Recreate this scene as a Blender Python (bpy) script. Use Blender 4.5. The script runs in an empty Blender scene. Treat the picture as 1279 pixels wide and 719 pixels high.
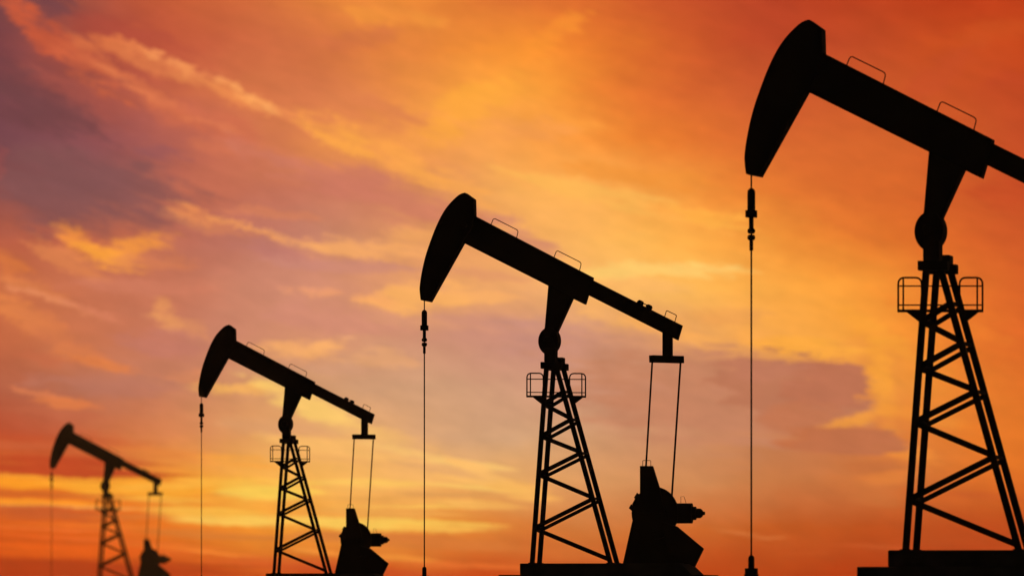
import bpy, bmesh, math, random
from mathutils import Vector

random.seed(7)
scene = bpy.context.scene
COL = scene.collection

# ----------------------------------------------------------------------------
# camera, exposure
# ----------------------------------------------------------------------------
W0 = 1279.0                     # width of the photograph the measurements refer to
FPX = 7105.0                    # focal length in photograph pixels (200 mm lens)
CX0, HORIZ = 639.5, 740.5       # optical centre column and horizon row
EYE = 0.5                       # camera height above the ground
PXM = 90.0                      # photograph pixels per metre at the reference pump
DREF = FPX / PXM                # distance of a size-1 pump seen at 90 px per metre

cam_d = bpy.data.cameras.new('camera')
cam = bpy.data.objects.new('camera', cam_d)
COL.objects.link(cam)
cam.location = (0, 0, EYE)
cam.rotation_euler = (math.radians(90), 0, 0)
cam_d.sensor_width = 36.0
cam_d.lens = FPX / W0 * 36.0
cam_d.shift_y = (HORIZ - 359.5) / W0
cam_d.clip_start = 0.1
cam_d.clip_end = 20000
cam_d.dof.use_dof = True
cam_d.dof.focus_distance = 99.0
cam_d.dof.aperture_fstop = 2.0
scene.camera = cam

scene.view_settings.view_transform = 'Standard'
scene.view_settings.look = 'None'
scene.view_settings.gamma = 1.0
scene.view_settings.exposure = 0.0
scene.view_settings.use_curve_mapping = False

SUN_AZ, SUN_EL = -2.6, 1.2      # degrees; the sun is just setting behind the far pumps

# ----------------------------------------------------------------------------
# world: sunset sky
# ----------------------------------------------------------------------------
world = bpy.data.worlds.new('World')
scene.world = world
world.use_nodes = True
nt = world.node_tree
nt.nodes.clear()
N, L = nt.nodes, nt.links


def lin(c):
    out = []
    lum = 0.3 * c[0] + 0.59 * c[1] + 0.11 * c[2]
    for v in c[:3]:
        v = min(max(lum + (v - lum) * 1.025, 0.0), 255.0) / 255.0
        out.append(v / 12.92 if v <= 0.04045 else ((v + 0.055) / 1.055) ** 2.4)
    return (*out, 1.0)


def _set(sock, v):
    if isinstance(v, bpy.types.NodeSocket):
        L.new(v, sock)
    else:
        sock.default_value = v


def math_n(op, a, b=None, c=None, clamp=False):
    n = N.new('ShaderNodeMath')
    n.operation = op
    n.use_clamp = clamp
    _set(n.inputs[0], a)
    if b is not None:
        _set(n.inputs[1], b)
    if c is not None:
        _set(n.inputs[2], c)
    return n.outputs[0]


def vmath(op, a, b=None, out=0):
    n = N.new('ShaderNodeVectorMath')
    n.operation = op
    _set(n.inputs[0], a)
    if b is not None:
        _set(n.inputs[3 if op == 'SCALE' else 1], b)
    return n.outputs[out]


def map_range(v, a, b, c, d, kind='SMOOTHSTEP'):
    n = N.new('ShaderNodeMapRange')
    n.interpolation_type = kind
    _set(n.inputs[0], v)
    for i, x in enumerate((a, b, c, d)):
        n.inputs[i + 1].default_value = x
    return n.outputs[0]


def mixc(f, a, b, mode='MIX'):
    n = N.new('ShaderNodeMix')
    n.data_type = 'RGBA'
    n.blend_type = mode
    n.clamp_factor = True
    _set(n.inputs[0], f)
    _set(n.inputs[6], a)
    _set(n.inputs[7], b)
    return n.outputs[2]


def combine(x, y, z=0.0):
    n = N.new('ShaderNodeCombineXYZ')
    for i, v in enumerate((x, y, z)):
        _set(n.inputs[i], v)
    return n.outputs[0]


def noise(vec, scale, detail=5.0, rough=0.55, dist=0.0):
    n = N.new('ShaderNodeTexNoise')
    n.inputs['Scale'].default_value = scale
    n.inputs['Detail'].default_value = detail
    n.inputs['Roughness'].default_value = rough
    n.inputs['Distortion'].default_value = dist
    L.new(vec, n.inputs['Vector'])
    return n


tc = N.new('ShaderNodeTexCoord')
sep = N.new('ShaderNodeSeparateXYZ')
L.new(tc.outputs['Generated'], sep.inputs[0])
az = math_n('ARCTAN2', sep.outputs[0], sep.outputs[1])
el = math_n('ARCSINE', sep.outputs[2])
# sky coordinates: SX runs along the horizon, SY down from high to the horizon,
# one unit = 100/7105 rad (about 0.8 degrees)
SX = math_n('MULTIPLY_ADD', az, FPX / 100.0, CX0 / 100.0)
SY = math_n('MULTIPLY_ADD', el, -FPX / 100.0, HORIZ / 100.0)
S = combine(SX, SY, 1.0)

# wind-drawn warping of the cloud field
w1 = noise(combine(math_n('MULTIPLY', SX, 0.55), SY), 1.3, 4.0, 0.55)
w2 = noise(combine(math_n('MULTIPLY', SX, 0.45), SY, 4.0), 6.5, 5.0, 0.62)
w3 = noise(combine(math_n('MULTIPLY', SX, 0.7), SY, 8.0), 20.0, 4.0, 0.6)
h = (0.5, 0.5, 0.5)
d1 = vmath('MULTIPLY', vmath('SUBTRACT', w1.outputs['Color'], h), (0.55, 0.34, 0.0))
d2 = vmath('MULTIPLY', vmath('SUBTRACT', w2.outputs['Color'], h), (0.34, 0.16, 0.0))
d3 = vmath('MULTIPLY', vmath('SUBTRACT', w3.outputs['Color'], h), (0.16, 0.11, 0.0))
calm = map_range(SY, 4.6, 6.0, 1.0, 0.32)
d2 = vmath('SCALE', d2, calm)
d3 = vmath('SCALE', d3, calm)
SB = vmath('ADD', vmath('ADD', S, vmath('SCALE', d1, 1.3)), vmath('SCALE', d2, 1.2))     # broad field
SC = vmath('ADD', vmath('ADD', S, d3), vmath('ADD', vmath('SCALE', d1, math_n('MULTIPLY', calm, 0.5)), vmath('SCALE', d2, 1.1)))   # cloud strokes
sb = N.new('ShaderNodeSeparateXYZ')
L.new(SB, sb.inputs[0])

# broad colours of the sunset: one row of colours along the horizon for each height
COLS = [0, 80, 160, 240, 320, 400, 480, 560, 640, 720, 800, 880, 960, 1040, 1120, 1200, 1280]
ROWS = {
    0: [(120, 68, 70), (140, 76, 68), (188, 86, 58), (200, 95, 58), (208, 108, 62), (228, 130, 62), (238, 145, 62), (228, 128, 55), (219, 114, 54), (220, 110, 48), (205, 90, 45), (194, 77, 42), (181, 66, 40), (185, 66, 33), (185, 64, 30), (186, 62, 28), (190, 65, 28)],
    60: [(112, 63, 69), (165, 80, 66), (180, 80, 60), (195, 92, 62), (205, 108, 68), (206, 111, 66), (226, 130, 65), (232, 136, 60), (250, 152, 56), (238, 132, 50), (215, 105, 45), (199, 84, 42), (183, 69, 41), (188, 74, 40), (194, 77, 37), (198, 78, 34), (198, 72, 30)],
    120: [(109, 64, 70), (134, 73, 72), (180, 90, 70), (202, 104, 72), (215, 120, 74), (215, 122, 78), (228, 136, 75), (246, 158, 67), (255, 166, 66), (242, 145, 56), (226, 112, 50), (212, 100, 48), (199, 88, 48), (204, 91, 46), (203, 89, 43), (195, 80, 38), (190, 72, 36)],
    180: [(114, 68, 75), (130, 76, 80), (156, 86, 86), (186, 100, 82), (208, 116, 82), (228, 140, 80), (245, 156, 80), (246, 161, 80), (248, 162, 80), (250, 156, 66), (236, 131, 51), (225, 115, 50), (214, 104, 50), (214, 104, 48), (211, 101, 46), (203, 90, 42), (195, 75, 40)],
    240: [(140, 78, 78), (138, 85, 88), (150, 90, 90), (200, 108, 84), (196, 113, 92), (205, 120, 97), (206, 124, 98), (222, 142, 94), (255, 180, 94), (255, 178, 90), (250, 166, 76), (240, 145, 60), (228, 124, 51), (218, 107, 48), (214, 104, 45), (208, 94, 43), (196, 76, 39)],
    300: [(188, 95, 72), (188, 98, 76), (198, 108, 82), (190, 108, 92), (194, 120, 106), (204, 132, 110), (222, 150, 108), (230, 152, 100), (238, 164, 98), (255, 185, 99), (255, 183, 86), (254, 172, 75), (240, 150, 60), (229, 127, 50), (224, 115, 46), (217, 104, 43), (206, 88, 42)],
    360: [(206, 111, 71), (202, 113, 84), (200, 115, 90), (203, 120, 95), (210, 137, 114), (212, 140, 118), (222, 148, 114), (240, 166, 105), (236, 166, 108), (248, 180, 108), (254, 190, 100), (255, 184, 88), (254, 171, 73), (248, 160, 62), (238, 140, 53), (226, 115, 46), (214, 96, 42)],
    420: [(200, 105, 72), (206, 117, 80), (204, 118, 88), (200, 125, 104), (212, 139, 114), (218, 147, 114), (214, 149, 120), (211, 145, 121), (203, 141, 123), (206, 146, 120), (216, 150, 108), (236, 164, 92), (248, 170, 80), (252, 168, 68), (244, 150, 56), (230, 122, 46), (218, 102, 42)],
    480: [(181, 94, 70), (186, 110, 86), (192, 120, 98), (204, 130, 100), (216, 150, 108), (213, 155, 119), (212, 158, 124), (211, 158, 125), (210, 156, 126), (206, 148, 121), (201, 137, 112), (200, 131, 106), (195, 124, 97), (200, 122, 84), (244, 156, 60), (232, 128, 48), (222, 110, 42)],
    540: [(186, 77, 46), (194, 92, 60), (212, 120, 72), (214, 136, 88), (226, 158, 100), (238, 176, 110), (228, 168, 115), (215, 164, 123), (211, 164, 124), (209, 157, 116), (205, 146, 108), (201, 138, 100), (197, 126, 84), (198, 120, 80), (226, 130, 58), (230, 126, 48), (225, 117, 40)],
    600: [(222, 112, 42), (222, 115, 43), (232, 132, 46), (246, 160, 57), (250, 178, 74), (250, 184, 92), (248, 182, 100), (246, 182, 105), (236, 172, 100), (220, 155, 99), (213, 145, 93), (208, 137, 85), (200, 122, 71), (199, 116, 66), (206, 115, 58), (216, 114, 46), (224, 111, 37)],
    660: [(216, 86, 18), (222, 90, 20), (230, 103, 26), (236, 125, 36), (242, 149, 47), (240, 154, 56), (238, 155, 62), (232, 140, 56), (214, 119, 52), (209, 117, 54), (206, 110, 48), (202, 101, 40), (193, 87, 31), (189, 80, 27), (188, 75, 26), (190, 74, 26), (190, 73, 24)],
    720: [(176, 44, 2), (172, 42, 2), (180, 46, 2), (194, 55, 3), (200, 60, 4), (204, 64, 8), (206, 68, 10), (202, 66, 10), (196, 64, 10), (200, 72, 13), (196, 67, 10), (184, 57, 5), (181, 56, 4), (178, 50, 2), (175, 47, 2), (172, 46, 2), (170, 44, 2)],
}
X_LO, X_HI = -40.0, 1320.0
posx = map_range(sb.outputs[0], X_LO / 100, X_HI / 100, 0, 1, 'LINEAR')
prev = None
for i, (yy, cols) in enumerate(ROWS.items()):
    r = N.new('ShaderNodeValToRGB')
    cr = r.color_ramp
    cr.interpolation = 'B_SPLINE'
    while len(cr.elements) > 1:
        cr.elements.remove(cr.elements[-1])
    for j, (xx, c) in enumerate(zip(COLS, cols)):
        p = (xx - X_LO) / (X_HI - X_LO)
        e = cr.elements[0] if j == 0 else cr.elements.new(p)
        e.position = p
        if xx <= 560 and 240 <= yy <= 480:
            c = (c[0] - 4, c[1] - 1, c[2] - 4)
        e.color = lin(c)
    L.new(posx, r.inputs[0])
    if prev is None:
        prev = r.outputs[0]
    else:
        f = map_range(sb.outputs[1], (yy - 60) / 100, yy / 100, 0, 1, 'LINEAR')
        prev = mixc(f, prev, r.outputs[0])
sky = prev

# clouds: centre x, y, slope (degrees), half length, half width, colour, cover, core
STROKES = [
    # high diagonal bank, left
    (62, 6, 25, 38, 18, (118, 68, 72), .85, .25),
    (150, 44, 12, 75, 18, (172, 74, 60), .55, .1),
    (210, 62, 20, 60, 12, (185, 84, 62), .4, .1),
    (18, 14, 45, 50, 15, (198, 90, 60), .95, .3),
    (62, 52, 40, 55, 17, (196, 88, 58), .85, .2),
    (115, 90, 36, 62, 20, (205, 100, 66), .85, .1),
    (185, 120, 28, 95, 11, (214, 114, 74), .7, .1),
    (250, 152, 17, 80, 17, (210, 110, 78), .6, .1),
    (100, 125, 25, 70, 16, (168, 84, 72), .6, .1),
    (150, 66, 14, 45, 12, (212, 112, 68), .7, .1),
    (192, 82, 24, 56, 16, (222, 124, 76), .75, .05),
    (242, 101, 22, 52, 14, (230, 134, 80), .75, .05),
    (288, 118, 26, 46, 14, (234, 140, 80), .8, .05),
    (328, 132, 24, 32, 10, (250, 162, 90), .9, .1),
    (146, 58, 10, 16, 8, (216, 116, 70), .7, .1),
    (170, 62, 20, 14, 7, (226, 128, 76), .7, .1),
    (192, 70, 22, 13, 7, (240, 148, 88), .75, .1),
    (214, 82, 26, 13, 6, (238, 146, 88), .7, .1),
    (232, 90, 22, 14, 7, (242, 150, 88), .75, .1),
    (256, 97, 16, 14, 6, (236, 142, 86), .7, .1),
    (278, 102, 22, 13, 7, (246, 158, 94), .75, .1),
    (298, 112, 26, 12, 6, (248, 162, 94), .75, .1),
    (318, 124, 24, 12, 7, (252, 168, 96), .8, .1),
    (338, 136, 18, 12, 6, (250, 166, 98), .75, .1),
    (110, 62, 34, 40, 5, (214, 112, 70), .6, .1),
    (160, 108, 34, 50, 4, (220, 122, 78), .65, .1),
    (210, 132, 24, 50, 4, (218, 120, 80), .6, .1),
    (270, 160, 14, 40, 4, (220, 124, 84), .6, .1),
    (375, 152, 24, 40, 9, (238, 142, 84), .7, .1),
    (425, 166, 24, 64, 16, (254, 170, 74), .75, .05),
    (490, 196, 27, 80, 18, (254, 168, 78), .7, .05),
    (565, 232, 24, 70, 15, (254, 172, 84), .6, .1),
    (588, 134, -30, 80, 28, (255, 170, 64), .6, .1),
    (470, 140, 10, 60, 16, (222, 128, 80), .6, .1),
    (500, 155, -20, 45, 14, (224, 132, 80), .55, .1),
    (440, 52, -8, 60, 12, (205, 110, 70), .5, .1),
    (480, 22, 5, 70, 12, (244, 152, 64), .6, .1),
    (690, 48, -30, 55, 16, (250, 150, 54), .6, .1),
    (700, 152, 10, 70, 12, (254, 162, 68), .5, .1),
    (660, 165, 0, 60, 14, (244, 156, 84), .5, .1),
    # purple gap, left
    (110, 240, 8, 150, 50, (129, 82, 82), .75, .1),
    (60, 140, 30, 90, 28, (110, 66, 69), .65, .1),
    (205, 196, 0, 40, 10, (150, 88, 92), .5, .1),
    (225, 218, -5, 35, 8, (192, 104, 84), .5, .1),
    (2, 205, 85, 26, 7, (160, 80, 74), .4, .1),
    (265, 188, 5, 40, 10, (214, 118, 82), .5, .1),
    # bright thin streak below it
    (243, 268, 20, 34, 9, (234, 144, 86), .85, .1),
    (302, 286, 19, 58, 4, (244, 160, 92), .85, .1),
    (262, 281, 14, 60, 10, (222, 136, 90), .5, .1),
    (365, 302, 16, 60, 4, (238, 160, 104), .7, .1),
    (330, 270, 6, 70, 7, (222, 134, 92), .5, .1),
    (470, 314, 2, 110, 13, (248, 172, 104), .8, .1),
    (540, 300, 10, 60, 12, (245, 170, 98), .6, .1),
    (340, 320, 10, 70, 12, (190, 120, 112), .6, .1),
    (430, 334, 3, 110, 8, (206, 138, 118), .75, .1),
    # small bright cloud at the left
    (96, 302, 22, 30, 8, (226, 130, 74), .8, .1),
    (108, 310, 36, 46, 14, (240, 146, 66), .75, .05),
    (160, 312, -9, 66, 15, (246, 154, 66), .8, .05),
    (136, 326, 18, 48, 13, (255, 164, 64), .78, .05),
    (85, 328, 27, 60, 13, (222, 132, 80), .75, .1),
    (190, 330, 3, 60, 10, (216, 128, 84), .6, .1),
    (10, 330, 40, 36, 15, (220, 122, 66), .8, .1),
    (45, 364, 24, 60, 10, (222, 130, 78), .65, .1),
    (70, 378, 20, 70, 5, (226, 138, 94), .75, .1),
    (120, 390, 14, 45, 5, (220, 132, 98), .6, .1),
    (18, 388, 35, 50, 16, (226, 132, 74), .8, .1),
    (75, 418, 28, 70, 15, (216, 124, 76), .75, .1),
    (130, 455, 13, 62, 8, (224, 128, 72), .85, .1),
    (60, 450, 6, 60, 10, (196, 104, 70), .6, .1),
    (212, 396, 42, 26, 12, (240, 162, 92), .62, .05),
    (230, 407, 18, 46, 12, (226, 148, 98), .55, .05),
    (175, 360, 0, 100, 10, (212, 128, 100), .5, .1),
    (210, 430, 8, 60, 20, (196, 122, 108), .5, .1),
    (150, 480, 3, 120, 14, (190, 120, 100), .55, .1),
    (62, 493, 11, 50, 4, (232, 134, 84), .62, .05),
    (88, 502, 5, 48, 7, (222, 124, 72), .85, .1),
    (70, 515, 4, 70, 6, (196, 104, 72), .5, .1),
    # around the third pump
    (375, 438, 1, 66, 13, (247, 174, 106), .75, .05),
    (405, 432, -14, 30, 8, (248, 176, 108), .8, .1),
    (430, 422, 5, 14, 3, (245, 180, 125), .8, .1),
    (290, 486, 4, 72, 9, (252, 184, 96), .9, .1),
    (395, 512, 22, 90, 16, (255, 204, 112), .9, .1),
    (460, 540, 10, 60, 12, (246, 188, 112), .6, .1),
    (235, 470, 8, 40, 10, (222, 138, 92), .5, .1),
    (470, 448, 6, 55, 12, (230, 166, 116), .7, .1),
    (400, 364, 5, 45, 6, (246, 164, 112), .75, .1),
    (520, 374, -4, 65, 17, (255, 180, 100), .85, .1),
    (470, 374, 14, 30, 8, (250, 172, 104), .8, .1),
    (600, 368, 3, 70, 9, (252, 178, 104), .7, .1),
    (610, 346, 5, 50, 7, (226, 152, 106), .7, .1),
    (600, 400, 0, 70, 12, (206, 142, 120), .6, .1),
    (420, 462, 0, 80, 7, (208, 152, 120), .5, .1),
    (420, 400, 5, 90, 20, (213, 140, 120), .5, .1),
    (360, 470, 10, 60, 10, (216, 158, 116), .6, .1),
    (360, 534, 4, 90, 12, (222, 160, 112), .6, .1),
    # central glow
    (440, 232, 18, 150, 22, (206, 122, 100), .7, .1),
    (560, 262, 16, 90, 14, (208, 128, 98), .75, .1),
    (655, 294, 26, 55, 13, (214, 140, 108), .85, .1),
    (760, 246, 14, 150, 12, (255, 186, 90), .7, .1),
    (880, 272, 9, 70, 9, (254, 174, 72), .8, .1),
    (800, 222, 6, 90, 14, (242, 146, 54), .5, .1),
    (810, 338, -1, 140, 11, (255, 204, 112), .85, .1),
    (800, 356, 4, 70, 8, (250, 182, 104), .6, .1),
    (905, 398, -4, 55, 12, (234, 158, 84), .65, .1),
    (840, 410, 20, 90, 14, (250, 174, 90), .75, .1),
    (740, 382, 20, 60, 14, (248, 178, 100), .6, .1),
    # mauve cloud bank, right
    (700, 430, 16, 90, 30, (201, 142, 124), .8, .1),
    (810, 470, 14, 130, 40, (202, 141, 109), .85, .1),
    (900, 500, 4, 190, 58, (197, 131, 98), .92, .3),
    (955, 425, 12, 55, 12, (250, 170, 82), .85, .1),
    (1020, 436, 8, 70, 12, (255, 172, 68), .9, .1),
    (990, 486, 7, 90, 35, (189, 120, 89), .97, .85),
    (1032, 478, 5, 52, 29, (188, 114, 84), .97, .85),
    (1000, 522, -6, 56, 22, (195, 118, 82), .9, .4),
    (955, 462, 0, 60, 16, (195, 124, 95), .85, .2),
    (1102, 478, 80, 60, 16, (254, 168, 60), .6, .1),
    (1066, 525, -14, 46, 8, (246, 160, 64), .8, .1),
    (1045, 549, 1, 74, 15, (196, 113, 72), .97, .6),
    (1088, 548, 5, 32, 11, (197, 112, 70), .95, .5),
    (1134, 566, 12, 44, 10, (238, 144, 60), .8, .1),
    (1092, 583, 1, 40, 8, (200, 112, 60), .9, .3),
    (1112, 596, -8, 46, 9, (226, 130, 60), .8, .1),
    (1080, 612, 10, 60, 14, (206, 116, 60), .6, .1),
    (1062, 551, 2, 62, 14, (193, 113, 75), .97, .8),
    (1085, 581, 2, 40, 8, (199, 112, 62), .9, .4),
    (1180, 400, 20, 90, 10, (234, 128, 48), .5, .1),
    (1100, 420, 30, 70, 12, (250, 164, 60), .6, .1),
    (1150, 520, 15, 60, 12, (240, 148, 58), .6, .1),
    (1180, 620, 6, 80, 8, (208, 98, 40), .6, .1),
    (1240, 560, 30, 60, 14, (232, 124, 42), .6, .1),
    # upper right
    (1180, 92, -40, 70, 18, (196, 78, 42), .5, .1),
    (1265, 108, -10, 40, 12, (188, 70, 38), .5, .1),
    (1220, 48, -12, 80, 14, (202, 82, 34), .6, .1),
    (1110, 230, 8, 70, 16, (216, 106, 46), .5, .1),
    (1255, 250, 10, 40, 18, (196, 74, 38), .55, .1),
    (1070, 290, 25, 50, 9, (216, 112, 48), .5, .1),
    # low left: red bank over a yellow slit
    (85, 566, 3, 150, 24, (196, 80, 42), .6, .1),
    (90, 588, 5, 135, 16, (188, 66, 34), .85, .2),
    (30, 556, 0, 110, 5, (205, 100, 60), .6, .1),
    (215, 570, 6, 90, 10, (232, 140, 66), .6, .1),
    (300, 578, 6, 60, 9, (248, 166, 70), .8, .1),
    (40, 605, 4, 130, 8, (255, 156, 40), .98, .4),
    (190, 611, 1, 150, 12, (255, 170, 54), .9, .2),
    (110, 599, 3, 170, 2.5, (255, 168, 52), .75, .1),
    (200, 622, 1, 160, 2.6, (255, 184, 70), .8, .1),
    (170, 645, 1, 120, 2.4, (246, 150, 60), .7, .1),
    (120, 656, 2, 130, 2.2, (240, 124, 44), .65, .1),
    (50, 618, 1, 130, 4, (206, 98, 38), .85, .1),
    (50, 627, 2, 140, 5, (255, 154, 44), .95, .2),
    (110, 634, 1, 150, 1.8, (246, 164, 84), .7, .1),
    (80, 643, 2, 130, 8, (198, 88, 42), .85, .1),
    (260, 634, 2, 100, 12, (255, 190, 76), .85, .1),
    (292, 617, -2, 44, 3.5, (228, 146, 62), .85, .1),
    (250, 604, -3, 100, 6, (255, 184, 72), .7, .1),
    (290, 651, 1, 90, 6, (255, 202, 92), .9, .1),
    (60, 660, 3, 110, 2.5, (236, 112, 46), .7, .1),
    (110, 672, 3, 120, 4, (232, 102, 36), .7, .1),
    (150, 688, 2, 180, 5, (230, 100, 34), .75, .1),
    (280, 668, 3, 90, 7, (216, 122, 50), .75, .1),
    (290, 692, 5, 70, 2.5, (252, 142, 52), .9, .1),
    (230, 683, 3, 90, 3, (242, 122, 42), .6, .1),
    (60, 686, 1, 150, 9, (228, 90, 12), .85, .1),
    (140, 710, 1, 240, 9, (174, 50, 8), .92, .2),
    (330, 702, 3, 120, 4, (214, 86, 32), .6, .1),
    # low centre: bright feathered streaks
    (330, 612, -2, 70, 14, (255, 210, 90), .85, .1),
    (420, 560, 8, 110, 10, (252, 190, 108), .75, .1),
    (430, 574, 5, 90, 4, (238, 172, 100), .6, .1),
    (540, 570, 10, 100, 6, (255, 200, 116), .9, .1),
    (600, 588, 24, 70, 7, (254, 192, 110), .95, .2),
    (560, 590, 12, 70, 4, (230, 168, 108), .75, .1),
    (600, 602, 10, 60, 5, (255, 192, 104), .75, .1),
    (565, 617, 1, 80, 4.5, (224, 158, 88), .92, .2),
    (480, 604, 4, 90, 6, (255, 200, 98), .85, .1),
    (590, 609, 6, 70, 3, (255, 200, 106), .85, .1),
    (500, 632, 1, 110, 3, (255, 198, 94), .8, .1),
    (470, 622, 1, 90, 2.6, (228, 160, 82), .75, .1),
    (430, 646, 1, 110, 2.4, (236, 162, 78), .75, .1),
    (600, 630, 3, 60, 6, (250, 184, 94), .7, .1),
    (540, 626, 2, 70, 3, (252, 192, 98), .7, .1),
    (650, 612, 12, 40, 12, (250, 184, 94), .7, .1),
    (480, 640, 2, 120, 5, (238, 168, 82), .7, .1),
    (470, 654, 2, 150, 8, (255, 204, 92), .97, .3),
    (540, 660, 3, 60, 5, (252, 184, 80), .7, .1),
    (430, 670, 1, 140, 5, (216, 124, 58), .85, .1),
    (390, 687, 9, 56, 4, (244, 152, 60), .85, .1),
    (500, 695, 6, 50, 5, (244, 150, 58), .8, .1),
    (560, 678, 3, 100, 8, (216, 120, 54), .7, .1),
    (360, 698, 3, 100, 5, (206, 86, 34), .7, .1),
    (560, 705, 2, 100, 4, (232, 112, 44), .7, .1),
    (450, 712, 2, 150, 5, (200, 72, 28), .75, .1),
    # low right: faint wisps
    (930, 667, 9, 34, 2.2, (218, 124, 64), .5, .1),
    (962, 672, -4, 26, 1.8, (220, 128, 66), .5, .1),
    (1100, 684, 3, 50, 2.4, (206, 92, 42), .5, .1),
    (1010, 690, -2, 40, 2.0, (204, 94, 42), .4, .1),
    (720, 690, 3, 90, 8, (212, 112, 48), .5, .1),
    (1230, 620, 5, 60, 5, (200, 88, 40), .5, .1),
]
# ragged, fibrous edges: the fibres run down to the right high up and level near the horizon
slope = map_range(SY, 1.5, 5.5, -0.40, -0.05)
fy = math_n('MULTIPLY_ADD', SX, slope, SY)
fr1 = noise(combine(math_n('MULTIPLY', SX, 0.42), math_n('MULTIPLY', fy, 1.5), 1.0), 3.4, 9.0, 0.70)
fr2 = noise(combine(math_n('MULTIPLY', SX, 0.13), math_n('MULTIPLY', fy, 2.2), 5.0), 4.0, 8.0, 0.62)
lowm = map_range(SY, 4.6, 6.0, 0.0, 1.0)
frn = math_n('ADD', math_n('MULTIPLY', fr1.outputs['Fac'], math_n('SUBTRACT', 1.0, lowm)), math_n('MULTIPLY', fr2.outputs['Fac'], lowm))
FR = map_range(frn, 0.2, 0.8, -1.25, 1.25, 'LINEAR')


def stroke(col_in, cx, cy, ang, a, b, colr, cover, core):
    ca_, sa_ = math.cos(math.radians(ang)), math.sin(math.radians(ang))
    ra, rb = a * 1.15 / 100, b * 1.25 / 100
    x0, y0 = cx / 100, cy / 100
    xl = vmath('DOT_PRODUCT', SC, (ca_ / ra, sa_ / ra, -(x0 * ca_ + y0 * sa_) / ra), out=1)
    yl = vmath('DOT_PRODUCT', SC, (-sa_ / rb, ca_ / rb, -(-x0 * sa_ + y0 * ca_) / rb), out=1)
    r2 = math_n('MULTIPLY_ADD', xl, xl, math_n('MULTIPLY_ADD', yl, yl, FR))
    return mixc(map_range(r2, 1.0, core * core, 0.0, cover), col_in, lin(colr))


# fine feathering: long thin fibres and soft mottling
fib = noise(combine(math_n('MULTIPLY', SX, 0.35), math_n('MULTIPLY_ADD', SX, -0.28, SY), 2.0), 4.5, 7.0, 0.62)
mot = noise(combine(SX, math_n('MULTIPLY', SY, 1.5), 9.0), 1.6, 7.0, 0.6)
g = math_n('MULTIPLY', map_range(fib.outputs['Fac'], 0.25, 0.75, 0.91, 1.09, 'LINEAR'),
           map_range(mot.outputs['Fac'], 0.25, 0.75, 0.955, 1.045, 'LINEAR'))
base_sky = sky


def background(colour):
    n = N.new('ShaderNodeBackground')
    L.new(colour, n.inputs['Color'])
    n.inputs['Strength'].default_value = 1.0
    return n.outputs[0]


def mix_shader(f, a, b):
    n = N.new('ShaderNodeMixShader')
    L.new(f, n.inputs[0])
    L.new(a, n.inputs[1])
    L.new(b, n.inputs[2])
    return n.outputs[0]


# the strokes are gathered by sky region, so that a view ray evaluates only those near it
def region(x0, x1, y0, y1):
    global N, L, SC, FR
    near = []
    for st in STROKES:
        cx, cy, ang, a, b = st[:5]
        ca_, sa_ = abs(math.cos(math.radians(ang))), abs(math.sin(math.radians(ang)))
        ex = math.hypot(a * 1.5 * ca_, b * 1.6 * sa_) + 36.0
        ey = math.hypot(a * 1.5 * sa_, b * 1.6 * ca_) + 26.0
        if cx + ex > x0 and cx - ex < x1 and cy + ey > y0 and cy - ey < y1:
            near.append(st)
    gt = bpy.data.node_groups.new('cloud_region', 'ShaderNodeTree')
    gt.interface.new_socket('Base', in_out='INPUT', socket_type='NodeSocketColor')
    gt.interface.new_socket('Position', in_out='INPUT', socket_type='NodeSocketVector')
    gt.interface.new_socket('Fibre', in_out='INPUT', socket_type='NodeSocketFloat')
    gt.interface.new_socket('Color', in_out='OUTPUT', socket_type='NodeSocketColor')
    keep = N, L, SC, FR
    N, L = gt.nodes, gt.links
    gi, go = N.new('NodeGroupInput'), N.new('NodeGroupOutput')
    SC = gi.outputs[1]
    FR = gi.outputs[2]
    c = gi.outputs[0]
    for st in near:
        c = stroke(c, *st)
    L.new(c, go.inputs[0])
    N, L, SC, FR = keep
    gn = N.new('ShaderNodeGroup')
    gn.node_tree = gt
    L.new(base_sky, gn.inputs[0])
    L.new(SC, gn.inputs[1])
    L.new(FR, gn.inputs[2])
    return background(vmath('SCALE', gn.outputs[0], g))


XB, YB = [200, 400, 640, 960], [110, 230, 350, 470, 600]
BIG = 1e9


def split(xs, ys, x0, x1, y0, y1):
    if ys and len(ys) >= len(xs):
        k = len(ys) // 2
        f = math_n('GREATER_THAN', SY, ys[k] / 100)
        return mix_shader(f, split(xs, ys[:k], x0, x1, y0, ys[k]), split(xs, ys[k + 1:], x0, x1, ys[k], y1))
    if xs:
        k = len(xs) // 2
        f = math_n('GREATER_THAN', SX, xs[k] / 100)
        return mix_shader(f, split(xs[:k], ys, x0, xs[k], y0, y1), split(xs[k + 1:], ys, xs[k], x1, y0, y1))
    return region(x0, x1, y0, y1)


sky = split(XB, YB, -BIG, BIG, -BIG, BIG)

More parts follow.
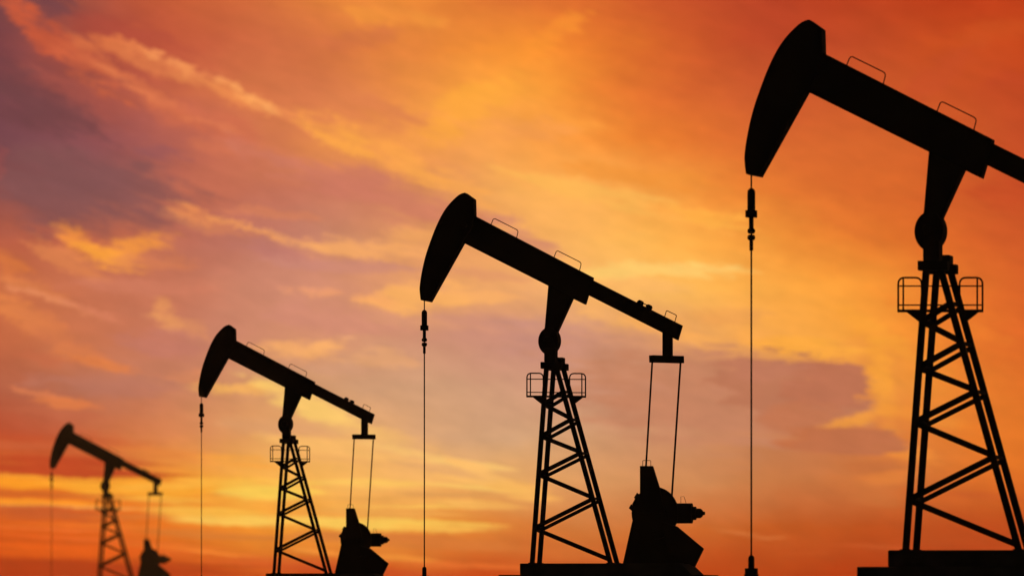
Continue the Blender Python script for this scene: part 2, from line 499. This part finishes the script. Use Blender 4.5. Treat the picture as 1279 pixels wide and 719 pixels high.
# the rest of the dome: the glow dies away from the sunset towards a dim dusk sky
nish = N.new('ShaderNodeTexSky')
nish.sky_type = 'NISHITA'
nish.sun_disc = False
nish.sun_elevation = math.radians(SUN_EL)
nish.sun_rotation = math.radians(SUN_AZ)
nish.air_density = 1.5
nish.dust_density = 2.0
sund = Vector((math.sin(math.radians(SUN_AZ)), math.cos(math.radians(SUN_AZ)), 0.05)).normalized()
dotn = vmath('DOT_PRODUCT', tc.outputs['Generated'], tuple(sund), out=1)
angd = math_n('ARCCOSINE', math_n('MINIMUM', dotn, 0.99999))
glow = math_n('EXPONENT', math_n('MULTIPLY', angd, -4.5))
cl = noise(tc.outputs['Generated'], 3.5, 6.0, 0.6)
glow = math_n('MULTIPLY', glow, map_range(cl.outputs['Fac'], 0.3, 0.7, 0.6, 1.3))
dome = vmath('ADD', vmath('SCALE', (0.62, 0.23, 0.075), glow), vmath('SCALE', nish.outputs[0], 0.03))
dome = vmath('ADD', dome, vmath('SCALE', (0.006, 0.005, 0.007), 1.0))
inx = math_n('MULTIPLY', map_range(SX, -6.0, -0.6, 0, 1), map_range(SX, 13.4, 18.8, 1, 0))
iny = map_range(SY, -6.0, -0.6, 0, 1)
final = mix_shader(math_n('MULTIPLY', inx, iny), background(dome), sky)
wo = N.new('ShaderNodeOutputWorld')
L.new(final, wo.inputs['Surface'])
world.cycles.sampling_method = 'MANUAL'
world.cycles.sample_map_resolution = 512
scene.cycles.max_bounces = 3
scene.cycles.use_denoising = True
scene.cycles.use_adaptive_sampling = False
scene.cycles.diffuse_bounces = 2
scene.cycles.glossy_bounces = 2
scene.cycles.volume_bounces = 0

# sun: low behind the pumps, shining towards the camera
sun_d = bpy.data.lights.new('sun', 'SUN')
sun_d.energy = 0.6
sun_d.angle = math.radians(0.5)
sun_d.color = (1.0, 0.55, 0.25)
sun = bpy.data.objects.new('sun', sun_d)
COL.objects.link(sun)
sdir = Vector((math.sin(math.radians(SUN_AZ)) * math.cos(math.radians(SUN_EL)),
               math.cos(math.radians(SUN_AZ)) * math.cos(math.radians(SUN_EL)),
               math.sin(math.radians(SUN_EL))))
sun.rotation_euler = sdir.to_track_quat('Z', 'Y').to_euler()
sun.location = (0, 0, 60)

# ----------------------------------------------------------------------------
# materials
# ----------------------------------------------------------------------------


def surf_mat(name, c1, c2, scale, rough, bump=0.0, metallic=0.0, spec=0.2):
    m = bpy.data.materials.new(name)
    m.use_nodes = True
    t = m.node_tree
    b = t.nodes['Principled BSDF']
    no = t.nodes.new('ShaderNodeTexNoise')
    no.inputs['Scale'].default_value = scale
    no.inputs['Detail'].default_value = 6
    tc_ = t.nodes.new('ShaderNodeTexCoord')
    t.links.new(tc_.outputs['Object'], no.inputs['Vector'])
    cr_ = t.nodes.new('ShaderNodeValToRGB')
    cr_.color_ramp.elements[0].position = 0.35
    cr_.color_ramp.elements[0].color = (*c1, 1)
    cr_.color_ramp.elements[1].position = 0.7
    cr_.color_ramp.elements[1].color = (*c2, 1)
    t.links.new(no.outputs['Fac'], cr_.inputs[0])
    t.links.new(cr_.outputs[0], b.inputs['Base Color'])
    b.inputs['Roughness'].default_value = rough
    b.inputs['Metallic'].default_value = metallic
    b.inputs['Specular IOR Level'].default_value = spec
    if bump:
        bu = t.nodes.new('ShaderNodeBump')
        bu.inputs['Strength'].default_value = bump
        bu.inputs['Distance'].default_value = 0.02
        t.links.new(no.outputs['Fac'], bu.inputs['Height'])
        t.links.new(bu.outputs[0], b.inputs['Normal'])
    return m


M_STEEL = surf_mat('black_painted_steel', (0.007, 0.007, 0.0075), (0.011, 0.010, 0.009), 3, 0.75, 0.0, 0.0, 0.1)
M_ROPE = surf_mat('greased_wire_rope', (0.012, 0.011, 0.010), (0.025, 0.022, 0.02), 40, 0.75)
M_CONC = surf_mat('oil_stained_concrete', (0.022, 0.020, 0.018), (0.045, 0.041, 0.037), 2, 0.9, 0.2, 0.0, 0.1)
M_DIRT = surf_mat('dry_earth', (0.07, 0.05, 0.035), (0.15, 0.11, 0.075), 0.6, 0.95, 0.5)

# ----------------------------------------------------------------------------
# mesh helpers
# ----------------------------------------------------------------------------
YAW = math.radians(9.45)        # the pumps are seen slightly from their head side
U0 = (1162.8 - CX0) / FPX
AZ0 = math.atan(U0)
RZ = -(YAW + AZ0)
CRX, CRY = U0 * DREF, DREF
CR, SR = math.cos(RZ), math.sin(RZ)
ZB = (HORIZ - 687.0) / PXM      # foundation top above eye level, size-1 pump


def P(px, py, y=0.0):
    """photograph point of the reference pump -> local (x, y, z) on its plane y (z from foundation top)"""
    u = (px - CX0) / FPX
    x = (u * (CRY + y * CR) - CRX + y * SR) / (CR - u * SR)
    Y = CRY + x * SR + y * CR
    return Vector((x, y, (HORIZ - py) / FPX * Y - ZB))


def Q(x, y):
    """second pump's photograph point -> reference pump's photograph point"""
    return (1162.8 + (x - 686.6) / 0.697, 288.8 + (y - 426.0) / 0.697)


def mesh_obj(name, verts, faces, mat, parent=None, smooth=False, bevel=0.0):
    me = bpy.data.meshes.new(name)
    me.from_pydata([tuple(v) for v in verts], [], faces)
    bm = bmesh.new()
    bm.from_mesh(me)
    if bevel:
        bmesh.ops.bevel(bm, geom=bm.edges[:], offset=bevel, segments=1, affect='EDGES', clamp_overlap=True)
    bmesh.ops.recalc_face_normals(bm, faces=bm.faces)
    bm.to_mesh(me)
    bm.free()
    if smooth:
        for p in me.polygons:
            p.use_smooth = True
        me.set_sharp_from_angle(angle=math.radians(40))
    me.materials.append(mat)
    o = bpy.data.objects.new(name, me)
    COL.objects.link(o)
    o.parent = parent
    return o


def erode(poly, w):
    """shrink an outline so that its extrusion to depth w, seen obliquely, fills the traced outline"""
    cy = sum(p[1] for p in poly) / len(poly)
    v = Vector((w * math.sin(YAW) * PXM, (HORIZ - cy) * w * math.cos(YAW) / DREF))
    area = sum(poly[i - 1][0] * poly[i][1] - poly[i][0] * poly[i - 1][1] for i in range(len(poly)))
    sgn = 1.0 if area > 0 else -1.0
    n = len(poly)
    lines = []
    for i in range(n):
        a, b = Vector(poly[i]), Vector(poly[(i + 1) % n])
        d = (b - a).normalized()
        nrm = Vector((-d.y, d.x)) * sgn          # inward
        lines.append((a + nrm * abs(nrm.dot(v)) / 2, d))
    out = []
    for i in range(n):
        (p, d), (q, e) = lines[i - 1], lines[i]
        cr_ = d.x * e.y - d.y * e.x
        if abs(cr_) < 0.02:
            out.append((p + d * (Vector(poly[i]) - p).dot(d)))
        else:
            t = ((q.x - p.x) * e.y - (q.y - p.y) * e.x) / cr_
            out.append(p + d * t)
    return [(p.x, p.y) for p in out]


def prism(name, poly, y0, y1, mat, parent, bevel=0.008, smooth=False, shrink=True):
    if shrink:
        poly = erode(poly, y1 - y0)
    ym = (y0 + y1) / 2
    base = [P(px, py, ym) for px, py in poly]
    n = len(base)
    verts = [(p.x, y0, p.z) for p in base] + [(p.x, y1, p.z) for p in base]
    faces = [list(range(n)), list(range(2 * n - 1, n - 1, -1))]
    for i in range(n):
        j = (i + 1) % n
        faces.append([i, i + n, j + n, j])
    return mesh_obj(name, verts, faces, mat, parent, smooth, bevel)


def tube(name, pts, r, mat, parent, sides=8, closed=False):
    pts = [Vector(p) for p in pts]
    verts, faces = [], []
    n = len(pts)
    for i, p in enumerate(pts):
        d = (pts[min(i + 1, n - 1)] - pts[max(i - 1, 0)]).normalized()
        up = Vector((0, 1, 0)) if abs(d.y) < 0.9 else Vector((1, 0, 0))
        s = d.cross(up).normalized()
        t = s.cross(d).normalized()
        for k in range(sides):
            a = 2 * math.pi * k / sides
            verts.append(p + (s * math.cos(a) + t * math.sin(a)) * r)
    for i in range(n - 1):
        for k in range(sides):
            k2 = (k + 1) % sides
            faces.append([i * sides + k, i * sides + k2, (i + 1) * sides + k2, (i + 1) * sides + k])
    faces.append(list(range(sides)))
    faces.append([(n - 1) * sides + k for k in range(sides)])
    return mesh_obj(name, verts, faces, mat, parent, True)


def bar(name, a, b, w, d, mat, parent):
    """rectangular bar from a to b, w across in the frame's plane, d along y"""
    a, b = Vector(a), Vector(b)
    ax = (b - a).normalized()
    yv = Vector((0, 1, 0))
    s = ax.cross(yv)
    if s.length < 1e-4:
        s = Vector((1, 0, 0))
    s.normalize()
    t = s.cross(ax).normalized()
    verts = []
    for p in (a, b):
        for i, j in ((-1, -1), (1, -1), (1, 1), (-1, 1)):
            verts.append(p + s * (w / 2 * i) + t * (d / 2 * j))
    faces = [[0, 1, 2, 3], [7, 6, 5, 4], [0, 4, 5, 1], [1, 5, 6, 2], [2, 6, 7, 3], [3, 7, 4, 0]]
    return mesh_obj(name, verts, faces, mat, parent, False, 0.006)


def lathe(name, prof, origin, axis, mat, parent, sides=20):
    """prof: (distance along axis, radius) pairs"""
    o = Vector(origin)
    ax = Vector(axis).normalized()
    s = ax.orthogonal().normalized()
    t = ax.cross(s).normalized()
    verts, faces = [], []
    for h_, r in prof:
        for k in range(sides):
            a = 2 * math.pi * k / sides
            verts.append(o + ax * h_ + (s * math.cos(a) + t * math.sin(a)) * max(r, 1e-4))
    n = len(prof)
    for i in range(n - 1):
        for k in range(sides):
            k2 = (k + 1) % sides
            faces.append([i * sides + k, i * sides + k2, (i + 1) * sides + k2, (i + 1) * sides + k])
    faces.append(list(range(sides)))
    faces.append([(n - 1) * sides + k for k in range(sides)])
    return mesh_obj(name, verts, faces, mat, parent, True)


def smooth_path(pts, per=6):
    out = []
    n = len(pts)
    for i in range(n - 1):
        p0, p1, p2, p3 = (Vector(pts[max(i - 1, 0)]), Vector(pts[i]), Vector(pts[i + 1]), Vector(pts[min(i + 2, n - 1)]))
        for k in range(per):
            t = k / per
            out.append(tuple(0.5 * ((2 * p1) + (p2 - p0) * t + (2 * p0 - 5 * p1 + 4 * p2 - p3) * t * t + (3 * p1 - p0 - 3 * p2 + p3) * t ** 3)))
    out.append(tuple(pts[-1]))
    return out


def rounded(pts, r, steps=4):
    """round the inner corners of an open px polyline"""
    out = [pts[0]]
    for i in range(1, len(pts) - 1):
        a, b, c = Vector(pts[i - 1]), Vector(pts[i]), Vector(pts[i + 1])
        p = b + (a - b).normalized() * r
        q = b + (c - b).normalized() * r
        for k in range(steps + 1):
            t = k / steps
            out.append(tuple((1 - t) ** 2 * p + 2 * t * (1 - t) * b + t * t * q))
    out.append(pts[-1])
    return out


def ellipse(cx, cy, rx, ry, n=40):
    return [(cx + rx * math.cos(2 * math.pi * k / n), cy + ry * math.sin(2 * math.pi * k / n)) for k in range(n)]


def tag(o, label, cat, group=None):
    o['label'] = label
    o['category'] = cat
    if group:
        o['group'] = group
    return o


def setting(o, kind='structure'):
    o['kind'] = kind
    return o


def copy_tree(o, parent=None):
    c = o.copy()
    COL.objects.link(c)
    c.parent = parent
    for ch in list(o.children):
        copy_tree(ch, c)
    return c


# ----------------------------------------------------------------------------
# ground: flat oil field reaching the horizon
# ----------------------------------------------------------------------------
R = 1800.0
gv, gf = [], []
rings = [0, 20, 60, 120, 250, 500, 1000, R]
seg = 48
gv.append((0, 0, 0))
for r in rings[1:]:
    for k in range(seg):
        a = 2 * math.pi * k / seg
        gv.append((r * math.cos(a), r * math.sin(a), 0))
for k in range(seg):
    gf.append([0, 1 + k, 1 + (k + 1) % seg])
for i in range(len(rings) - 2):
    for k in range(seg):
        a, b = 1 + i * seg, 1 + (i + 1) * seg
        gf.append([a + k, b + k, b + (k + 1) % seg, a + (k + 1) % seg])
ground = setting(mesh_obj('ground', gv, gf, M_DIRT))

# ----------------------------------------------------------------------------
# one pump jack, traced on the nearest pump of the photograph
# ----------------------------------------------------------------------------
NEAR, FAR = -0.434, 0.434


def pts(path, y=0.0):
    return [P(px, py, y) for px, py in path]


def make_pump():
    root = bpy.data.objects.new('pump_jack', None)
    root.empty_display_size = 0.5
    COL.objects.link(root)

    # horsehead
    face = smooth_path([(932.3, 218.6), (930.4, 203), (930.5, 190.5), (934.1, 166.7), (940.7, 138.4), (949.6, 111.6),
                        (960.0, 84.8), (971.9, 61.0), (983.8, 44.6), (997.2, 31.3), (1005, 26.4), (1012, 24.6)], 4)
    head = face + [(1031, 38.2), (1031.9, 70.5), (1027, 92), (1011.1, 116.5), (982, 168.8), (952.2, 222.2)]
    hh = prism('horsehead', head, -0.16, 0.16, M_STEEL, root, 0.006)
    bolt = lathe('pivot_pin', [(0, 0.05), (0.40, 0.05)], P(1013, 84, 0) + Vector((0, -0.20, 0)), (0, 1, 0), M_STEEL, hh, 12)

    # walking beam
    wb = prism('walking_beam', [(1020, 62), (1242.8, 175.4), (1242.4, 178.9), (1240, 187), (1228.9, 224.1), (1206, 213), (1160.1, 189.6), (1005, 112.8)],
               -0.13, 0.13, M_STEEL, root, 0.006)
    for path in ([(1056.6, 84), (1062.2, 69.8), (1106.6, 91.6), (1102.8, 107)], [(1169.8, 141), (1175.2, 126.2), (1220, 148.2), (1215.9, 164)]):
        tube('grab_rail', pts(rounded(path, 4.5)), 0.0085, M_STEEL, wb, 6)
    # tail beam with its bearing blocks
    e1, e2, e3, e4 = Q(739, 348.7), Q(854.4, 405.8), Q(848.8, 424.5), Q(733, 367.3)
    tb = prism('tail_beam', [e1, e2, e3, e4], -0.11, 0.11, M_STEEL, root, 0.006)
    tube('grab_rail', pts(rounded([Q(830.6, 396), Q(833.4, 386.6), Q(846.2, 392.6), Q(843.8, 401)], 2.2)), 0.0085, M_STEEL, tb, 6)
    for bx, by in ((800.6, 377.3), (811.5, 382.6)):
        c = Vector(Q(bx, by))
        d = Vector((math.cos(math.radians(26.3)), math.sin(math.radians(26.3))))
        n_ = Vector((-d.y, d.x))
        k = [c - d * 5 + n_ * 7, c - d * 5.2 - n_ * 1, c - d * 2.8 - n_ * 4.2, c + d * 2.8 - n_ * 4.2, c + d * 5.2 - n_ * 1, c + d * 5 + n_ * 7]
        prism('bearing_block', [tuple(v) for v in k], -0.09, 0.09, M_STEEL, tb, 0.005, shrink=False)
    tube('oil_line', pts([Q(801.5, 376.6), Q(811, 381.2)], -0.05), 0.01, M_STEEL, tb, 6)

    # saddle bracket, centre bearing, stands and cap plates
    prism('saddle_bracket', [(1160.2, 188), (1206.8, 211), (1206.6, 213.6), (1179.9, 271.8), (1176, 284), (1150, 284), (1153.8, 263.4)],
          -0.14, 0.14, M_STEEL, root, 0.006)
    cb = prism('centre_bearing', ellipse(1162.8, 288.8, 20.7, 25.2), -0.2, 0.2, M_STEEL, root, 0.0, True)
    lathe('bearing_cap', [(0, 0.07), (0.03, 0.10), (0.46, 0.10), (0.49, 0.07)], P(1162.8, 288.8, 0) + Vector((0, -0.245, 0)), (0, 1, 0), M_STEEL, cb, 16)
    prism('bearing_stand', [(1152.7, 300), (1177.5, 300), (1177.5, 327), (1152.7, 327)], NEAR - 0.02, NEAR + 0.30, M_STEEL, root)
    prism('bearing_stand', [(1165.5, 318.1), (1190.8, 318.1), (1190.8, 331), (1165.5, 331)], FAR - 0.30, FAR + 0.02, M_STEEL, root)
    prism('cap_plate', [(1146, 325.4), (1186, 325.4), (1186, 338.2), (1146, 338.2)], NEAR - 0.09, NEAR + 0.09, M_STEEL, root)
    prism('cap_plate', [(1158, 329.8), (1197.2, 329.8), (1197.2, 342.7), (1158, 342.7)], FAR - 0.09, FAR + 0.09, M_STEEL, root)
    cp = P(1171, 331, 0)
    bar('cap_tie', (cp.x, NEAR + 0.09, cp.z), (cp.x, FAR - 0.09, cp.z), 0.12, 0.10, M_STEEL, root)

    # samson post: two trussed side frames
    LW = 0.09
    bl, tl = P(1131.3, 688.5, NEAR), P(1156.9, 336, NEAR)
    br, tr = P(1272.4, 688.5, NEAR), P(1175.0, 336, NEAR)
    bl.z = br.z = 0.0

    def on(a, b, z, y):
        t = (z - a.z) / (b.z - a.z)
        v = a.lerp(b, t)
        return Vector((v.x, y, z))
    for y in (NEAR, FAR):
        for a, b in ((bl, tl), (br, tr)):
            lg = bar('leg', (a.x, y, 0.0), (b.x, y, b.z), LW, LW, M_STEEL, root)
            bar('foot_plate', (a.x - 0.075, y, 0.008), (a.x + 0.075, y, 0.008), 0.016, 0.15, M_STEEL, lg)
    Ln = [P(0, v, NEAR).z for v in (627.5, 534.7, 469.0, 413.5)]
    Rn = [P(0, v, NEAR).z for v in (577.0, 498.5, 440.5, 392.5)]
    BW = 0.084
    for i in range(4):
        for y in (NEAR, FAR):
            a, b = on(bl, tl, Ln[i], y), on(br, tr, Rn[i] - 0.01, y)
            if y == FAR:            # the far frame's braces sit a little lower and are lighter
                a.z -= 0.026
                b.z -= 0.026
            bar('diagonal_brace', a, b, BW if y == NEAR else 0.07, 0.05, M_STEEL, root)
        a = on(bl, tl, Ln[i] - 0.015, NEAR)
        zr = Rn[i - 1] + 0.02 if i else 0.075
        bar('diagonal_brace', a, on(br, tr, zr, NEAR), BW, 0.05, M_STEEL, root)
        for zz, (p, q) in ((Ln[i], (bl, tl)), (Rn[i], (br, tr))):
            bar('cross_strut', on(p, q, zz, NEAR + 0.03), on(p, q, zz, FAR - 0.03), 0.05, 0.05, M_STEEL, root)

    # work platform round the post
    dk = prism('platform_deck', [(1120.6, 386.2), (1228.4, 386.2), (1228.4, 390), (1120.6, 390)], -0.05, 0.05, M_STEEL, root, 0.004)
    RR = 0.0138
    for x0, x1 in ((1121.9, 1151.2), (1198.6, 1227.2)):
        tube('guard_rail', pts(rounded([(x0, 388), (x0, 346.6), (x1, 346.6), (x1, 388)], 8.5, 6)), RR, M_STEEL, dk, 8)
    for x in (1128.2, 1220.6):
        tube('rail_post', pts([(x, 388), (x, 346.6)]), RR * 0.9, M_STEEL, dk, 6)
    for y in (357.1, 380.8):
        tube('mid_rail', pts([(1121.9, y), (1227.2, y)]), RR * 0.72, M_STEEL, dk, 6)
    prism('support_bracket', [(1132, 389.4), (1156, 389.4), (1156, 408), (1148.2, 402)], -0.04, 0.04, M_STEEL, dk, 0.004)
    prism('support_bracket', [(1223.2, 389.4), (1209.5, 400.2), (1203, 398), (1196, 389.4)], -0.04, 0.04, M_STEEL, dk, 0.004)

    # bridle, carrier and polished rod hanging from the horsehead
    xr = 938.4
    zof = lambda py: P(xr, py, 0).z
    x_, mm = P(xr, 260, 0).x, 1.0 / PXM
    tube('bridle_cable', [(x_, 0, zof(198)), (x_, 0, zof(238))], 0.0115, M_ROPE, root, 8)
    dome_r = 5.1 * mm
    lathe('rope_socket', [(zof(262.4), dome_r), (zof(240), dome_r), (zof(237.4), dome_r * .86), (zof(235.6), dome_r * .5), (zof(234.8), 0.01)],
          (x_, 0, 0), (0, 0, 1), M_STEEL, root, 16)
    prism('carrier_bar', [(931, 262.3), (945.8, 262.3), (945.8, 272), (931, 272)], -0.06, 0.06, M_STEEL, root, 0.004)
    lathe('carrier_stem', [(zof(287), 3.0 * mm), (zof(270), 3.0 * mm)], (x_, 0, 0), (0, 0, 1), M_STEEL, root, 12)
    for t0, t1 in ((285.2, 291.8), (293.2, 300)):
        lathe('rod_clamp', [(zof(t1), 3.4 * mm), (zof(t1 - 1.6), 4.8 * mm), (zof((t0 + t1) / 2), 5.15 * mm), (zof(t0 + 1.6), 4.8 * mm), (zof(t0), 3.4 * mm)],
              (x_, 0, 0), (0, 0, 1), M_STEEL, root, 16)
    lathe('clamp_sleeve', [(zof(312.8), 2.45 * mm), (zof(299), 2.45 * mm)], (x_, 0, 0), (0, 0, 1), M_STEEL, root, 12)
    tube('polished_rod', [(x_, 0, zof(712)), (x_, 0, zof(290))], 0.0128, M_STEEL, root, 8)

    # equalizer and pitman arms
    b0 = [Q(828.0, 408), Q(841.6, 412), Q(841.6, 445), Q(828.0, 445)]
    prism('equalizer_bearing', b0, -0.08, 0.08, M_STEEL, root, 0.005)
    pl, pr = P(*Q(815.3, 446.8), -0.45), P(*Q(851.7, 448.6), 0.45)
    dd = (pr - pl).normalized()
    bar('equalizer_bar', pl - dd * 0.02, pr + dd * 0.02, 12.8 / PXM, 0.12, M_STEEL, root)
    bar('pitman_arm', P(*Q(815.8, 448), -0.45), P(*Q(806.9, 596), -0.45), 0.034, 0.034, M_STEEL, root)
    bar('pitman_arm', P(*Q(851.0, 450), 0.45), P(*Q(838.9, 634), 0.45), 0.036, 0.036, M_STEEL, root)

    # gear unit: stand, crank guard, crank arm, counterweight, motor, brake
    prism('gear_stand', [Q(790, 650), Q(830, 640), Q(846, 657), Q(867, 703.9), Q(777.9, 703.9)], -0.28, 0.28, M_STEEL, root)
    prism('crank_guard', ellipse(*Q(819.2, 640.2), 29.8 / .697, 32.9 / .697, 48), -0.38, -0.26, M_STEEL, root, 0.0, True)
    prism('gear_box', [Q(798, 622), Q(838, 622), Q(842, 660), Q(796, 660)], -0.24, 0.32, M_STEEL, root)
    ca = prism('crank_arm', [Q(800, 581), Q(817, 581), Q(825.3, 607.5), Q(832, 640), Q(800, 640)], -0.50, -0.40, M_STEEL, root, 0.004)
    tube('lifting_eye', pts(rounded([Q(803.6, 583), Q(803.6, 574.2), Q(813.8, 574.2), Q(813.8, 583)], 1.8), -0.45), 0.006, M_STEEL, ca, 6)
    prism('counterweight', [Q(847.9, 657), Q(881.4, 684.7), Q(869.9, 708), Q(835, 690), Q(826, 650)], -0.52, -0.40, M_STEEL, root)
    my = -0.15
    m0 = P(*Q(840, 640.5), my)
    L_ = lambda px: P(*Q(px, 640.5), my).x - m0.x
    s_ = 1.0 / (.697 * PXM)
    mt = lathe('motor', [(0, 12.55 * s_), (L_(866), 12.55 * s_)], m0, (1, 0, 0), M_STEEL, root, 24)
    lathe('end_bell', [(L_(865), 8.35 * s_), (L_(870.8), 8.35 * s_)], m0, (1, 0, 0), M_STEEL, mt, 20)
    lathe('fan_cover', [(L_(870), 6.05 * s_), (L_(876), 6.05 * s_), (L_(878.4), 4.6 * s_), (L_(879.5), 3.0 * s_)], m0, (1, 0, 0), M_STEEL, mt, 20)
    lathe('shaft_end', [(L_(879), 2.2 * s_), (L_(882), 2.2 * s_)], m0, (1, 0, 0), M_STEEL, mt, 12)
    tube('lifting_eye', pts([Q(851.6, 629), Q(851.6, 619.4), Q(855.6, 619.4), Q(858.6, 629)], my), 0.005, M_STEEL, mt, 6)
    br_ = prism('brake_shoe', [Q(796.4, 614.3), Q(801, 618), Q(797, 626), Q(792.4, 620.8)], -0.40, -0.34, M_STEEL, root, 0.003)
    prism('brake_shoe', [Q(788.9, 628.7), Q(794.5, 633), Q(791.5, 639), Q(785.9, 634)], -0.40, -0.34, M_STEEL, root, 0.003)
    tube('brake_rod', pts([Q(794.4, 622), Q(789.6, 631)], -0.37), 0.008, M_STEEL, root, 6)
    return root


def make_foundation(k):
    root = bpy.data.objects.new('concrete_foundation', None)
    COL.objects.link(root)
    zg = -EYE / k - ZB - 0.04                   # ground level under this pump

    def block(name, pxl, pyt, pxr_t, pxr_b, y, ztop, zbot):
        xl = P(pxl, pyt, -y).x
        xt = P(pxr_t[0], pxr_t[1], y).x
        xb = P(pxr_b[0], pxr_b[1], y).x
        v = []
        for yy in (-y, y):
            v += [(xl, yy, zbot), (xb, yy, zbot), (xt, yy, ztop), (xl, yy, ztop)]
        f = [[0, 1, 2, 3], [7, 6, 5, 4], [0, 4, 5, 1], [1, 5, 6, 2], [2, 6, 7, 3], [3, 7, 4, 0]]
        return mesh_obj(name, v, f, M_CONC, root, False, 0.012)
    zs = P(1160, 707.0, -1.15).z
    block('plinth', 1109, 687, Q(865.4, 703.9), Q(880.2, 717.2), 0.85, 0.0, zs)
    block('footing', 1070.2, 707, Q(898.4, 717.2), Q(898.4, 717.2), 1.15, zs, zg)
    return root


def make_wellhead(k):
    root = bpy.data.objects.new('wellhead', None)
    COL.objects.link(root)
    xr = 938.4
    x_ = P(xr, 700, 0).x
    zof = lambda py: P(xr, py, 0).z
    mm = 1.0 / PXM
    zg = -EYE / k - ZB - 0.03
    lathe('stuffing_box', [(zof(710), 3.95 * mm), (zof(696.6), 3.95 * mm), (zof(694.2), 3.2 * mm), (zof(692.7), 1.5 * mm)], (x_, 0, 0), (0, 0, 1), M_STEEL, root, 20)
    lathe('flange', [(zof(717), 8.3 * mm), (zof(708.9), 8.3 * mm)], (x_, 0, 0), (0, 0, 1), M_STEEL, root, 24)
    lathe('pumping_tee', [(zof(741), 7.0 * mm), (zof(722), 7.0 * mm), (zof(716.6), 9.9 * mm)], (x_, 0, 0), (0, 0, 1), M_STEEL, root, 24)
    zc = zof(733)
    lathe('side_outlet', [(0, 5 * mm), (22 * mm, 5 * mm), (22 * mm, 9 * mm), (26 * mm, 9 * mm)], (x_, 0, zc), (-1, 0.3, 0), M_STEEL, root, 16)
    lathe('casing_head', [(zg, 13 * mm), (zof(752), 13 * mm), (zof(752), 17 * mm), (zof(744), 17 * mm), (zof(744), 12 * mm), (zof(739), 12 * mm)],
          (x_, 0, 0), (0, 0, 1), M_STEEL, root, 24)
    return root


PUMPS = [
    # photo column of the centre bearing, apparent size, real size, labels
    (1162.8, 1.0, 1.0, 'largest black pump jack, its tail cut off by the right edge',
     'stepped black plinth under the largest pump jack, at the lower right corner',
     'black wellhead under the hanging rod of the largest pump jack'),
    (686.6, 0.697, 0.85, 'black pump jack in the middle of the picture, second largest of the four',
     'stepped black plinth under the pump jack in the middle of the picture',
     'black wellhead under the hanging rod of the pump jack in the middle'),
    (356.8, 0.467, 0.80, 'dark pump jack second from the left, sharp against yellow streaked clouds',
     'low dark plinth under the pump jack second from the left',
     'dark wellhead under the hanging rod of the pump jack second from the left'),
    (131.5, 0.297, 2.0, 'smallest pump jack at the far left, blurred and faded by haze',
     'plinth under the smallest, blurred pump jack at the far left',
     'wellhead under the hanging rod of the smallest, blurred pump jack at far left'),
]
proto = make_pump()
for i, (px, s, k, lab, labf, labw) in enumerate(PUMPS):
    d = DREF * k / s
    u = (px - CX0) / FPX
    rz = -(YAW + math.atan(u))
    pj = proto if i == 0 else copy_tree(proto)
    fo, we = make_foundation(k), make_wellhead(k)
    for o in (pj, fo, we):
        o.location = (u * d, d, EYE + ZB * k)
        o.rotation_euler = (0, 0, rz)
        o.scale = (k, k, k)
    tag(pj, lab, 'pump jack', 'pump jacks standing in a row across the oil field')
    tag(fo, labf, 'foundation', 'foundations under the pump jacks')
    tag(we, labw, 'wellhead', 'wellheads under the pump jacks')

# ----------------------------------------------------------------------------
# haze: thin evening air over the field
# ----------------------------------------------------------------------------
HZ = R + 100
hv = [(-HZ, -HZ, -1), (HZ, -HZ, -1), (HZ, HZ, -1), (-HZ, HZ, -1), (-HZ, -HZ, 17.2), (HZ, -HZ, 17.2), (HZ, HZ, 17.2), (-HZ, HZ, 17.2)]
hf = [[0, 1, 2, 3], [7, 6, 5, 4], [0, 4, 5, 1], [1, 5, 6, 2], [2, 6, 7, 3], [3, 7, 4, 0]]
hm = bpy.data.materials.new('evening_haze')
hm.use_nodes = True
hm.node_tree.nodes.clear()
pv = hm.node_tree.nodes.new('ShaderNodeVolumePrincipled')
pv.inputs['Color'].default_value = (0.96, 0.78, 0.56, 1)
pv.inputs['Density'].default_value = 0.000065
pv.inputs['Anisotropy'].default_value = 0.6
om = hm.node_tree.nodes.new('ShaderNodeOutputMaterial')
hm.node_tree.links.new(pv.outputs[0], om.inputs['Volume'])
haze = setting(mesh_obj('haze', hv, hf, hm), 'stuff')
